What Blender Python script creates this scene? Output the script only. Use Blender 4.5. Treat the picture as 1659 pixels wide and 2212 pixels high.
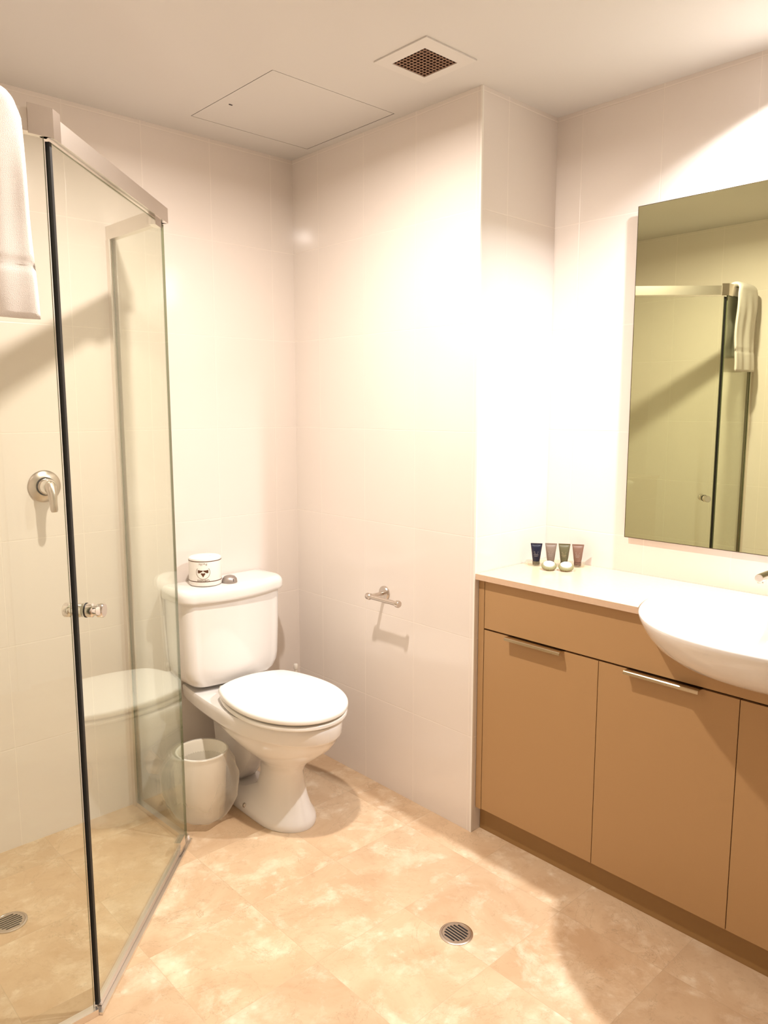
import bpy, bmesh, math, random
from mathutils import Vector, Matrix, noise
PI = math.pi
random.seed(7)
for o in list(bpy.data.objects): bpy.data.objects.remove(o)
S = bpy.context.scene
C = S.collection

# ------------------------------------------------------------------ camera, world, exposure
H = 2.4108          # ceiling height
NX = 0.391          # plane of the mirror wall
DY = -0.9697        # plane of the niche wall
LX = -1.61          # left wall
CAMPOS = Vector((-1.8764, -2.5531, 1.449))
YAW, PITCH, ROLL = 0.7482, -0.1370, -0.0006
fw = Vector((math.sin(YAW)*math.cos(PITCH), math.cos(YAW)*math.cos(PITCH), math.sin(PITCH)))
rt = Vector((math.cos(YAW), -math.sin(YAW), 0)); up = rt.cross(fw)
r2 = rt*math.cos(ROLL)+up*math.sin(ROLL); u2 = -rt*math.sin(ROLL)+up*math.cos(ROLL)
cd = bpy.data.cameras.new('camera'); cam = bpy.data.objects.new('camera', cd); C.objects.link(cam)
cd.sensor_fit = 'HORIZONTAL'; cd.sensor_width = 36; cd.lens = 1638.8/1659*36; cd.clip_start = .02
M4 = Matrix((r2, u2, -fw)).transposed().to_4x4(); M4.translation = CAMPOS
cam.matrix_world = M4
S.camera = cam
S.view_settings.view_transform = 'Standard'; S.view_settings.look = 'None'
S.view_settings.gamma = 1; S.view_settings.exposure = 0.36
S.view_settings.use_curve_mapping = False
w = bpy.data.worlds.new('world'); S.world = w; w.use_nodes = True
w.node_tree.nodes['Background'].inputs[0].default_value = (1, .92, .84, 1)
w.node_tree.nodes['Background'].inputs[1].default_value = 0.3

LIGHTS = {  # name: (x, y, energy, colour, beam spread in degrees, radius)
    'toilet': (-0.80, -0.985, 24.5, (1.0, .90, .815), 170, .032),
    'vanity': (0.15, -1.83, 23, (.97, .98, 1.0), 134, .030),
}

# ------------------------------------------------------------------ node helpers
def new_mat(name):
    m = bpy.data.materials.new(name); m.use_nodes = True
    nt = m.node_tree; b = nt.nodes['Principled BSDF']
    return m, nt, b
def plain(name, col, rough=.5, metal=0, spec=.5, coat=0, bump=0, bscale=200, var=0):
    m, nt, b = new_mat(name)
    b.inputs['Base Color'].default_value = (*col, 1); b.inputs['Roughness'].default_value = rough
    b.inputs['Metallic'].default_value = metal; b.inputs['Specular IOR Level'].default_value = spec
    b.inputs['Coat Weight'].default_value = coat; b.inputs['Coat Roughness'].default_value = .05
    tc = nt.nodes.new('ShaderNodeTexCoord')
    nz = nt.nodes.new('ShaderNodeTexNoise'); nz.inputs['Scale'].default_value = bscale
    nt.links.new(tc.outputs['Object'], nz.inputs['Vector'])
    if bump:
        bp = nt.nodes.new('ShaderNodeBump'); bp.inputs['Strength'].default_value = bump; bp.inputs['Distance'].default_value = .001
        nt.links.new(nz.outputs['Fac'], bp.inputs['Height']); nt.links.new(bp.outputs['Normal'], b.inputs['Normal'])
    if var:
        mx = nt.nodes.new('ShaderNodeMix'); mx.data_type = 'RGBA'
        mx.inputs['A'].default_value = (*[c*(1-var) for c in col], 1); mx.inputs['B'].default_value = (*[min(1, c*(1+var)) for c in col], 1)
        nt.links.new(nz.outputs['Fac'], mx.inputs['Factor']); nt.links.new(mx.outputs['Result'], b.inputs['Base Color'])
    return m
def N(nt, op, a, b=None, c=None):
    n = nt.nodes.new('ShaderNodeMath'); n.operation = op
    for i, v in enumerate((a, b, c)):
        if v is None: continue
        if isinstance(v, (int, float)): n.inputs[i].default_value = v
        else: nt.links.new(v, n.inputs[i])
    return n.outputs[0]
def grout_mask(nt, coord, off, step, half):
    f = N(nt, 'FRACT', N(nt, 'ADD', N(nt, 'DIVIDE', N(nt, 'SUBTRACT', coord, off), step), 0.5))
    d = N(nt, 'MULTIPLY', N(nt, 'ABSOLUTE', N(nt, 'SUBTRACT', f, 0.5)), step)
    return N(nt, 'SUBTRACT', 1.0, N(nt, 'DIVIDE', d, half), None), d
def smooth_mask(nt, coord, off, step, half):
    f = N(nt, 'FRACT', N(nt, 'ADD', N(nt, 'DIVIDE', N(nt, 'SUBTRACT', coord, off), step), 0.5))
    d = N(nt, 'MULTIPLY', N(nt, 'ABSOLUTE', N(nt, 'SUBTRACT', f, 0.5)), step)
    mr = nt.nodes.new('ShaderNodeMapRange'); mr.interpolation_type = 'SMOOTHSTEP'
    nt.links.new(d, mr.inputs['Value'])
    mr.inputs['From Min'].default_value = half*.4; mr.inputs['From Max'].default_value = half
    mr.inputs['To Min'].default_value = 1; mr.inputs['To Max'].default_value = 0
    return mr.outputs['Result']
TILE = (.79, .718, .66)
def tile_mat(name, axis, off, step, zoff=0.0, zstep=.3425, col=TILE):
    m, nt, b = new_mat(name)
    tc = nt.nodes.new('ShaderNodeTexCoord'); sp = nt.nodes.new('ShaderNodeSeparateXYZ')
    nt.links.new(tc.outputs['Object'], sp.inputs[0])
    mu = smooth_mask(nt, sp.outputs[axis], off, step, .0024)
    mz = smooth_mask(nt, sp.outputs['Z'], zoff, zstep, .0024)
    mk = N(nt, 'MAXIMUM', mu, mz)
    mx = nt.nodes.new('ShaderNodeMix'); mx.data_type = 'RGBA'
    mx.inputs['A'].default_value = (*col, 1); mx.inputs['B'].default_value = (.825, .75, .685, 1)
    nt.links.new(mk, mx.inputs['Factor']); nt.links.new(mx.outputs['Result'], b.inputs['Base Color'])
    nt.links.new(N(nt, 'ADD', N(nt, 'MULTIPLY', mk, .4), .12), b.inputs['Roughness'])
    nz = nt.nodes.new('ShaderNodeTexNoise'); nz.inputs['Scale'].default_value = 6
    nt.links.new(tc.outputs['Object'], nz.inputs['Vector'])
    hgt = N(nt, 'ADD', N(nt, 'MULTIPLY', mk, -1.0), N(nt, 'MULTIPLY', nz.outputs['Fac'], .15))
    bp = nt.nodes.new('ShaderNodeBump'); bp.inputs['Strength'].default_value = .35; bp.inputs['Distance'].default_value = .001
    nt.links.new(hgt, bp.inputs['Height']); nt.links.new(bp.outputs['Normal'], b.inputs['Normal'])
    b.inputs['Specular IOR Level'].default_value = .45
    return m
def marble_mat():
    m, nt, b = new_mat('cream_marble_floor')
    L = nt.links
    tc = nt.nodes.new('ShaderNodeTexCoord'); sp = nt.nodes.new('ShaderNodeSeparateXYZ'); L.new(tc.outputs['Object'], sp.inputs[0])
    X, Y = sp.outputs['X'], sp.outputs['Y']
    jx = smooth_mask(nt, X, -.128, .3193, .0014); jy = smooth_mask(nt, Y, -1.100, .3165, .0014)
    joint = N(nt, 'MAXIMUM', jx, jy)
    # a different piece of stone for each tile
    ix = N(nt, 'FLOOR', N(nt, 'DIVIDE', N(nt, 'SUBTRACT', X, -.128), .3193)); iy = N(nt, 'FLOOR', N(nt, 'DIVIDE', N(nt, 'SUBTRACT', Y, -1.1), .3165))
    cb = nt.nodes.new('ShaderNodeCombineXYZ'); L.new(ix, cb.inputs[0]); L.new(iy, cb.inputs[1])
    wn = nt.nodes.new('ShaderNodeTexWhiteNoise'); L.new(cb.outputs[0], wn.inputs['Vector'])
    sc = nt.nodes.new('ShaderNodeVectorMath'); sc.operation = 'MULTIPLY_ADD'; L.new(wn.outputs['Color'], sc.inputs[0]); sc.inputs[1].default_value = (9, 9, 9)
    L.new(tc.outputs['Object'], sc.inputs[2]); V = sc.outputs[0]
    def nz(scale, det, rough, dist):
        n = nt.nodes.new('ShaderNodeTexNoise'); n.inputs['Scale'].default_value = scale; n.inputs['Detail'].default_value = det
        n.inputs['Roughness'].default_value = rough; n.inputs['Distortion'].default_value = dist; L.new(V, n.inputs['Vector']); return n.outputs['Fac']
    big = nz(4.5, 5, .6, .9); fine = nz(34, 7, .7, .15); patch = nz(8.5, 8, .68, .25)
    def mix(a, bcol, f):
        x = nt.nodes.new('ShaderNodeMix'); x.data_type = 'RGBA'
        if isinstance(a, tuple): x.inputs['A'].default_value = (*a, 1)
        else: L.new(a, x.inputs['A'])
        x.inputs['B'].default_value = (*bcol, 1); L.new(f, x.inputs['Factor']); return x.outputs['Result']
    def rng(v, lo, hi, a=0, bb=1):
        r = nt.nodes.new('ShaderNodeMapRange'); L.new(v, r.inputs['Value']); r.inputs['From Min'].default_value = lo; r.inputs['From Max'].default_value = hi
        r.inputs['To Min'].default_value = a; r.inputs['To Max'].default_value = bb; return r.outputs['Result']
    c = mix((.56, .375, .225), (.66, .48, .31), rng(big, .35, .65))
    c = mix(c, (.47, .295, .175), rng(fine, .52, .75, 0, .55))
    c = mix(c, (.84, .71, .53), rng(patch, .50, .68, 0, .6))
    vo = nt.nodes.new('ShaderNodeTexVoronoi'); vo.inputs['Scale'].default_value = 26; vo.inputs['Randomness'].default_value = 1; L.new(V, vo.inputs['Vector'])
    c = mix(c, (.82, .71, .55), N(nt, 'MULTIPLY', rng(vo.outputs['Distance'], .30, .08, 0, .7), rng(patch, .50, .62)))
    ve = nz(3.2, 9, .62, 1.2)
    vein = rng(N(nt, 'ABSOLUTE', N(nt, 'SUBTRACT', ve, .5)), .0035, .0, 0, .55)
    c = mix(c, (.36, .25, .15), vein)
    vv = nt.nodes.new('ShaderNodeHueSaturation'); L.new(c, vv.inputs['Color']); L.new(rng(wn.outputs['Value'], 0, 1, .92, 1.06), vv.inputs['Value'])
    c = mix(vv.outputs['Color'], (.50, .36, .23), N(nt, 'MULTIPLY', joint, .55))
    L.new(c, b.inputs['Base Color'])
    L.new(N(nt, 'ADD', N(nt, 'MULTIPLY', fine, .16), .26), b.inputs['Roughness'])
    bp = nt.nodes.new('ShaderNodeBump'); bp.inputs['Strength'].default_value = .2; bp.inputs['Distance'].default_value = .001
    L.new(N(nt, 'SUBTRACT', N(nt, 'MULTIPLY', fine, .25), joint), bp.inputs['Height']); L.new(bp.outputs['Normal'], b.inputs['Normal'])
    return m
def glass_mat(name, tint=(.975, .985, .955), edge=False):
    m = bpy.data.materials.new(name); m.use_nodes = True; nt = m.node_tree
    nt.nodes.clear(); L = nt.links
    out = nt.nodes.new('ShaderNodeOutputMaterial'); mix = nt.nodes.new('ShaderNodeMixShader')
    tr = nt.nodes.new('ShaderNodeBsdfTransparent'); gl = nt.nodes.new('ShaderNodeBsdfGlossy')
    tr.inputs['Color'].default_value = (*tint, 1); gl.inputs['Roughness'].default_value = .004
    gl.inputs['Color'].default_value = (.95, 1, .93, 1)
    lw = nt.nodes.new('ShaderNodeLayerWeight'); lw.inputs['Blend'].default_value = .5
    p = N(nt, 'POWER', lw.outputs['Facing'], 4.2)
    f = N(nt, 'ADD', N(nt, 'MULTIPLY', p, .8), .045)
    L.new(f, mix.inputs[0]); L.new(tr.outputs[0], mix.inputs[1]); L.new(gl.outputs[0], mix.inputs[2]); L.new(mix.outputs[0], out.inputs[0])
    return m
def bag_mat():
    m = bpy.data.materials.new('thin_white_plastic_film'); m.use_nodes = True; nt = m.node_tree
    nt.nodes.clear(); L = nt.links
    out = nt.nodes.new('ShaderNodeOutputMaterial'); mix = nt.nodes.new('ShaderNodeMixShader'); mix2 = nt.nodes.new('ShaderNodeMixShader'); mix3 = nt.nodes.new('ShaderNodeMixShader')
    tr = nt.nodes.new('ShaderNodeBsdfTransparent'); df = nt.nodes.new('ShaderNodeBsdfDiffuse'); tl = nt.nodes.new('ShaderNodeBsdfTranslucent'); gl = nt.nodes.new('ShaderNodeBsdfGlossy')
    for s in (df, tl): s.inputs['Color'].default_value = (.95, .93, .88, 1)
    gl.inputs['Roughness'].default_value = .25
    mix.inputs[0].default_value = .5; L.new(df.outputs[0], mix.inputs[1]); L.new(tl.outputs[0], mix.inputs[2])
    lw = nt.nodes.new('ShaderNodeLayerWeight'); lw.inputs['Blend'].default_value = .3
    L.new(N(nt, 'ADD', N(nt, 'MULTIPLY', lw.outputs['Facing'], .55), .19), mix2.inputs[0])
    L.new(tr.outputs[0], mix2.inputs[1]); L.new(mix.outputs[0], mix2.inputs[2])
    mix3.inputs[0].default_value = .05; L.new(mix2.outputs[0], mix3.inputs[1]); L.new(gl.outputs[0], mix3.inputs[2]); L.new(mix3.outputs[0], out.inputs[0])
    return m
def emit_mat(name, col, s):
    m = bpy.data.materials.new(name); m.use_nodes = True; nt = m.node_tree; nt.nodes.clear()
    out = nt.nodes.new('ShaderNodeOutputMaterial'); e = nt.nodes.new('ShaderNodeEmission'); e.inputs[0].default_value = (*col, 1); e.inputs[1].default_value = s
    nt.links.new(e.outputs[0], out.inputs[0]); return m

M = dict(
    tile_back=tile_mat('tile_back', 'X', -.105, .263), tile_right=tile_mat('tile_right', 'Y', -.162, .263),
    tile_niche=tile_mat('tile_niche', 'X', .13, .263), tile_vanity=tile_mat('tile_vanity', 'Y', -1.068, .2805),
    tile_left=tile_mat('tile_left', 'Y', -.162, .263),
    floor=marble_mat(), ceiling=plain('ceiling_paint', (.66, .63, .60), .9, bump=.05, bscale=60),
    paint=plain('cream_paint', (.78, .72, .65), .8),
    ceramic=plain('white_ceramic', (.83, .79, .75), .09, spec=.55, coat=.25),
    seat=plain('white_seat_plastic', (.88, .85, .80), .18),
    white=plain('white_plastic', (.85, .80, .73), .35),
    chrome=plain('chrome', (.80, .76, .72), .12, 1), satin=plain('satin_chrome', (.62, .55, .49), .28, 1, bump=.03, bscale=400),
    button=plain('brushed_grey_button', (.40, .35, .32), .42, .8, bump=.2, bscale=700),
    alu=plain('bright_aluminium', (.82, .77, .72), .32, 1), glass=glass_mat('shower_glass'),
    glass_edge=plain('dark_green_glass_edge', (.13, .14, .075), .25), black=plain('black_rubber_seal', (.004, .004, .004), .5),
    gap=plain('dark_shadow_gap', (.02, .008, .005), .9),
    laminate=plain('tan_laminate', (.43, .255, .115), .42, spec=.35, bump=.03, bscale=500, var=.03),
    kick=plain('brown_kickboard', (.30, .165, .055), .5),
    stone=plain('cream_counter_stone', (.66, .47, .33), .22, var=.05, bscale=90),
    brass=plain('pale_nickel', (.55, .45, .31), .22, 1), hole=plain('drain_hole_black', (.012, .010, .010), .8),
    towel=plain('white_terry_cloth', (.74, .69, .65), .95, bump=.9, bscale=900),
    bag=bag_mat(), bin=plain('cream_bin_plastic', (.95, .89, .77), .35), paper=plain('white_wrapping_paper', (.90, .86, .80), .6),
    brown=plain('dark_brown_print', (.10, .035, .012), .7), grey_print=plain('grey_brown_print', (.30, .24, .18), .7),
    mirror_edge=plain('mirror_dark_edge', (.05, .03, .01), .5),
    navy=plain('navy_tube_plastic', (.004, .006, .022), .35), greige=plain('greige_tube_plastic', (.20, .15, .115), .4),
    olive=plain('olive_tube_plastic', (.105, .095, .045), .4), mocha=plain('mocha_tube_plastic', (.18, .10, .070), .4),
    navyc=plain('khaki_cap', (.10, .08, .045), .3), greigec=plain('greige_cap', (.18, .135, .10), .35), olivec=plain('olive_cap', (.07, .065, .025), .35), mochac=plain('mocha_cap', (.13, .07, .045), .35),
    print_light=plain('pale_print', (.34, .30, .27), .5), gold_print=plain('pale_gold_print', (.42, .34, .20), .5),
    soap_wrap=plain('green_gold_pleated_paper', (.24, .225, .11), .5, bump=.5, bscale=300), soap_label=plain('white_soap_label', (.88, .90, .88), .5),
    grille=plain('brown_dusty_grille', (.42, .25, .17), .6), cavity=plain('vent_cavity', (.025, .008, .004), .9),
    vent=plain('white_vent_plastic', (.68, .645, .61), .5),
)
def mirror_mat():
    m, nt, b = new_mat('mirror_silvering')
    b.inputs['Base Color'].default_value = (.63, .65, .43, 1); b.inputs['Metallic'].default_value = 1; b.inputs['Roughness'].default_value = .004
    return m
M['mirror'] = mirror_mat()
def tray_mat():
    m = glass_mat('clear_tray_glass', (.93, .93, .90)); return m
M['tray'] = tray_mat()

# ------------------------------------------------------------------ object helpers
def obj(name, bm, mats, parent=None, smooth=False, recalc=True):
    if recalc: bmesh.ops.recalc_face_normals(bm, faces=bm.faces)
    me = bpy.data.meshes.new(name); bm.to_mesh(me); bm.free()
    for m in (mats if isinstance(mats, (list, tuple)) else [mats]): me.materials.append(m)
    if smooth:
        for p in me.polygons: p.use_smooth = True
        if smooth != 'all':
            try: me.set_sharp_from_angle(angle=math.radians(38))
            except Exception: pass
    o = bpy.data.objects.new(name, me); C.objects.link(o)
    if parent is not None:
        o.parent = parent
        w0 = Matrix.Identity(4); p = parent
        chain = []
        while p is not None: chain.append(p); p = p.parent
        for p in reversed(chain): w0 = w0 @ p.matrix_basis
        o.matrix_basis = w0.inverted()          # meshes are written in world coordinates
    return o
def thing(name, label, cat, loc, group=None):
    o = bpy.data.objects.new(name, None); C.objects.link(o); o.location = loc
    o.empty_display_size = .05; o['label'] = label; o['category'] = cat
    if group: o['group'] = group
    return o
def tag(o, label, cat, group=None):
    o['label'] = label; o['category'] = cat
    if group: o['group'] = group
    return o
def struct(name, bm, m, parent=None, **k):
    o = obj(name, bm, m, parent, **k)
    if parent is None: o['kind'] = 'structure'
    return o
def B(): return bmesh.new()
def box(bm, lo, hi, mi=0, mat=None):
    x0, y0, z0 = lo; x1, y1, z1 = hi
    vs = [bm.verts.new(p) for p in ((x0,y0,z0),(x1,y0,z0),(x1,y1,z0),(x0,y1,z0),(x0,y0,z1),(x1,y0,z1),(x1,y1,z1),(x0,y1,z1))]
    if mat is not None:
        for v in vs: v.co = mat @ v.co
    fs = []
    for q in ((0,3,2,1),(4,5,6,7),(0,1,5,4),(1,2,6,5),(2,3,7,6),(3,0,4,7)):
        f = bm.faces.new([vs[i] for i in q]); f.material_index = mi; fs.append(f)
    return fs
def bevel(bm, w, seg=2, ang=30):
    es = [e for e in bm.edges if len(e.link_faces) == 2 and e.calc_face_angle(0) > math.radians(ang)]
    bmesh.ops.bevel(bm, geom=es, offset=w, segments=seg, affect='EDGES', profile=.5, clamp_overlap=True)
def frame_of(d):
    d = Vector(d).normalized(); a = Vector((0,0,1)) if abs(d.z) < .9 else Vector((1,0,0))
    u = d.cross(a).normalized(); return u, d.cross(u).normalized(), d
def lathe(bm, prof, origin=(0,0,0), axis=(0,0,1), n=40, mi=0, cap=True):
    """prof: list of (radius, distance along axis)"""
    u, v, d = frame_of(axis); o = Vector(origin); rings = []
    for r, t in prof:
        if r < 1e-6: rings.append([bm.verts.new(o+d*t)])
        else: rings.append([bm.verts.new(o+d*t+u*(r*math.cos(2*PI*i/n))+v*(r*math.sin(2*PI*i/n))) for i in range(n)])
    for a, b in zip(rings, rings[1:]):
        for i in range(n):
            j = (i+1) % n
            if len(a) == 1 and len(b) == 1: continue
            if len(a) == 1: f = bm.faces.new((a[0], b[i], b[j]))
            elif len(b) == 1: f = bm.faces.new((a[i], a[j], b[0]))
            else: f = bm.faces.new((a[i], a[j], b[j], b[i]))
            f.material_index = mi
    if cap:
        for r in (rings[0], rings[-1]):
            if len(r) > 2: bm.faces.new(r).material_index = mi
def tube(bm, pts, rad, n=16, mi=0):
    pts = [Vector(p) for p in pts]; rings = []
    rads = rad if isinstance(rad, (list, tuple)) else [rad]*len(pts)
    ref = None
    for i, p in enumerate(pts):
        d = (pts[min(i+1, len(pts)-1)]-pts[max(i-1, 0)]).normalized()
        if ref is None: u, v, _ = frame_of(d)
        else:
            u = (ref - d*ref.dot(d)).normalized(); v = d.cross(u)
        ref = u
        rings.append([bm.verts.new(p+u*(rads[i]*math.cos(2*PI*k/n))+v*(rads[i]*math.sin(2*PI*k/n))) for k in range(n)])
    for a, b in zip(rings, rings[1:]):
        for i in range(n):
            j = (i+1) % n; bm.faces.new((a[i], a[j], b[j], b[i])).material_index = mi
    bm.faces.new(rings[0]); bm.faces.new(rings[-1])
def loft(bm, rings, mi=0, cap=True, closed=True):
    R = [[bm.verts.new(p) for p in r] for r in rings]
    n = len(R[0])
    for a, b in zip(R, R[1:]):
        for i in range(n if closed else n-1):
            j = (i+1) % n; bm.faces.new((a[i], a[j], b[j], b[i])).material_index = mi
    if cap:
        bm.faces.new(R[0]).material_index = mi; bm.faces.new(R[-1]).material_index = mi
    return R
def prism(bm, poly, z0, z1, mi=0):
    loft(bm, [[(x, y, z0) for x, y in poly], [(x, y, z1) for x, y in poly]], mi)
def obox(bm, a, b, z0, z1, w, mi=0, side=0):
    """upright slab along the plan line a-b, width w, side -1/0/1 picks which side it lies on"""
    a = Vector((*a, 0)); b = Vector((*b, 0)); d = (b-a).normalized(); n = Vector((d.y, -d.x, 0))
    o0 = n*(w*(side-1)/2); o1 = n*(w*(side+1)/2)
    prism(bm, [((a+o0).x, (a+o0).y), ((b+o0).x, (b+o0).y), ((b+o1).x, (b+o1).y), ((a+o1).x, (a+o1).y)], z0, z1, mi)
def boolean_cut(o, cutter_bm):
    cm = bpy.data.meshes.new('cut'); bmesh.ops.recalc_face_normals(cutter_bm, faces=cutter_bm.faces); cutter_bm.to_mesh(cm); cutter_bm.free()
    co = bpy.data.objects.new('cut', cm); C.objects.link(co)
    md = o.modifiers.new('b', 'BOOLEAN'); md.object = co; md.operation = 'DIFFERENCE'; md.solver = 'EXACT'
    bpy.context.view_layer.update()
    ev = o.evaluated_get(bpy.context.evaluated_depsgraph_get()); me = bpy.data.meshes.new_from_object(ev)
    o.modifiers.clear(); old = o.data; o.data = me; bpy.data.meshes.remove(old); bpy.data.objects.remove(co); bpy.data.meshes.remove(cm)
    me.name = o.name

# ------------------------------------------------------------------ room shell
FY = -3.25; ENX = -2.55; LEND = -1.42
bm = B(); box(bm, (ENX-.1, FY-.1, -.08), (NX+.1, .1, 0)); struct('floor', bm, M['floor'])
# ceiling with openings for the hatch and the exhaust fan
HX0, HX1, HY0, HY1 = -.520, -.040, -.622, -.152
VX0, VX1, VY0, VY1 = -.303, -.172, -1.021, -.892
bm = B(); e = .0030
def ceil_grid(bm, holes, x0, x1, y0, y1, z0, z1):
    xs = sorted({x0, x1, *[h[0] for h in holes], *[h[1] for h in holes]}); ys = sorted({y0, y1, *[h[2] for h in holes], *[h[3] for h in holes]})
    for a, b in zip(xs, xs[1:]):
        for c, d in zip(ys, ys[1:]):
            mx, my = (a+b)/2, (c+d)/2
            if any(h[0] < mx < h[1] and h[2] < my < h[3] for h in holes): continue
            box(bm, (a, c, z0), (b, d, z1))
ceil_grid(bm, [(HX0-e, HX1+e, HY0-e, HY1+e), (VX0, VX1, VY0, VY1)], ENX-.1, NX+.1, FY-.1, .1, H, H+.02)
bmesh.ops.remove_doubles(bm, verts=bm.verts, dist=1e-5)
box(bm, (ENX-.1, FY-.1, H+.10), (NX+.1, .1, H+.14))
struct('ceiling', bm, M['ceiling'])
bm = B(); box(bm, (LX-.12, 0, 0), (0.0, .1, H+.1)); struct('wall_back', bm, M['tile_back'])
bm = B(); box(bm, (0, DY, 0), (.012, .1, H+.1)); struct('wall_right', bm, M['tile_right'])
bm = B(); box(bm, (.012, DY, 0), (NX, DY+.1, H+.1)); struct('wall_niche', bm, M['tile_niche'])
bm = B(); box(bm, (NX, FY, 0), (NX+.1, DY+.1, H+.1)); struct('wall_vanity', bm, M['tile_vanity'])
bm = B(); box(bm, (LX-.12, LEND, 0), (LX, 0, H+.1)); struct('wall_left', bm, M['tile_left'])
bm = B(); box(bm, (ENX, LEND, 0), (LX-.12, LEND+.1, H+.1)); struct('wall_return', bm, M['paint'])
bm = B(); box(bm, (ENX-.1, FY, 0), (ENX, LEND+.1, H+.1)); struct('wall_entry', bm, M['paint'])
bm = B(); box(bm, (ENX-.1, FY-.1, 0), (NX+.1, FY, H+.1)); struct('wall_front', bm, M['paint'])
# closed door behind the camera
bm = B(); box(bm, (-1.5, FY, 0), (-.68, FY+.035, 2.04)); bevel(bm, .003); d1 = struct('door_1', bm, M['paint'])
bm = B()
for a, b in (((-1.56, FY, 0), (-1.5, FY+.05, 2.1)), ((-.68, FY, 0), (-.62, FY+.05, 2.1)), ((-1.56, FY, 2.04), (-.62, FY+.05, 2.1))): box(bm, a, b)
obj('door_frame', bm, M['vent'], d1)
bm = B(); lathe(bm, [(.025, 0), (.025, .006), (.01, .008), (.01, .045)], (-.75, FY+.035, 1.0), (0, 1, 0)); tube(bm, [(-.75, FY+.08, 1.0), (-.87, FY+.08, 1.0)], .009)
obj('door_handle', bm, M['satin'], d1, smooth=True)

# white trim strip covering the tile edge on the outside corner of the boxed wall
bm = B(); box(bm, (-.0012, DY-.0012, 0), (.006, DY+.006, H)); bevel(bm, .001); struct('trim_1', bm, M['white'])

# access hatch, flush in the ceiling
t = thing('access_hatch', 'square white flush access hatch in the ceiling with dark hairline joints', 'access hatch', ((HX0+HX1)/2, (HY0+HY1)/2, H))
bm = B(); box(bm, (HX0, HY0, H+.0002), (HX1, HY1, H+.016)); bevel(bm, .0008, 1); obj('hatch_panel', bm, M['ceiling'], t)
bm = B(); ceil_grid(bm, [(HX0+.004, HX1-.004, HY0+.004, HY1-.004)], HX0-.006, HX1+.006, HY0-.006, HY1+.006, H+.0205, H+.023); ceil_grid(bm, [(HX0, HX1, HY0, HY1)], HX0-e, HX1+e, HY0-e, HY1+e, H+.0015, H+.003); box(bm, (HX0-e, HY0-e, H+.001), (HX0-e+.0004, HY1+e, H+.0205)); box(bm, (HX1+e-.0004, HY0-e, H+.001), (HX1+e, HY1+e, H+.0205)); obj('joint_shadow_strip', bm, M['gap'], t)
bm = B(); box(bm, (-.482, -.325, H-.0015), (-.470, -.321, H+.0004)); obj('latch', bm, M['gap'], t)

# exhaust fan
t = thing('exhaust_fan', 'square white ceiling exhaust vent with brown wire grille', 'exhaust vent', (-.245, -.962, H))
PX0, PX1, PY0, PY1 = -.345, -.142, -1.067, -.862
bm = B(); ceil_grid(bm, [(VX0, VX1, VY0, VY1)], PX0, PX1, PY0, PY1, H-.004, H-.0004); bmesh.ops.remove_doubles(bm, verts=bm.verts, dist=1e-5)
obj('cover_plate', bm, M['vent'], t)
bm = B(); ng = 10
for i in range(ng+1):
    x = VX0+(VX1-VX0)*i/ng; y = VY0+(VY1-VY0)*i/ng; q = .00075
    box(bm, (x-q, VY0, H-.002), (x+q, VY1, H+.000)); box(bm, (VX0, y-q, H-.0019), (VX1, y+q, H+.0002))
obj('grille', bm, M['grille'], t)
bm = B(); k = .002
for lo, hi in (((VX0-k, VY0-k, H+.021), (VX0, VY1+k, H+.09)), ((VX1, VY0-k, H+.021), (VX1+k, VY1+k, H+.09)), ((VX0, VY0-k, H+.021), (VX1, VY0, H+.09)), ((VX0, VY1, H+.021), (VX1, VY1+k, H+.09)), ((VX0, VY0, H+.088), (VX1, VY1, H+.09))): box(bm, lo, hi)
box(bm, (VX0, VY0, H+.0005), (VX0+.001, VY1, H+.021)); box(bm, (VX1-.001, VY0, H+.0005), (VX1, VY1, H+.021)); box(bm, (VX0, VY0, H+.0005), (VX1, VY0+.001, H+.021)); box(bm, (VX0, VY1-.001, H+.0005), (VX1, VY1, H+.021))
lathe(bm, [(.03, H+.03), (.045, H+.05), (.045, H+.085)], ((VX0+VX1)/2, (VY0+VY1)/2, 0), n=24)
obj('duct_box', bm, M['cavity'], t)

# downlights (just above the frame)
DL = {'toilet': 'warm round ceiling downlight nearest the toilet', 'vanity': 'round ceiling downlight above the wash basin', 'entry': 'round ceiling downlight nearest the entrance'}
for k_, (x, y, en, col, spread, rad) in LIGHTS.items():
    t = thing('downlight', DL[k_], 'downlight', (x, y, H))
    bm = B(); lathe(bm, [(.036, 0), (.036, -.003), (.046, -.0035), (.048, -.001), (.048, 0)], (x, y, H), n=48, cap=False); obj('trim_ring', bm, M['vent'], t, smooth=True)
    bm = B(); lathe(bm, [(0, -.001), (.036, -.001)], (x, y, H), cap=False, n=32); obj('lens', bm, emit_mat('lamp_glow_'+k_, col, 25), t, recalc=False)
    ld = bpy.data.lights.new('lamp_'+k_, 'AREA'); ld.shape = 'DISK'; ld.size = rad*2; ld.spread = math.radians(spread)
    ld.energy = en; ld.color = col
    lo = bpy.data.objects.new('lamp', ld); C.objects.link(lo); lo.parent = t; lo.location = (0, 0, -.012-rad*.2)

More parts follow.
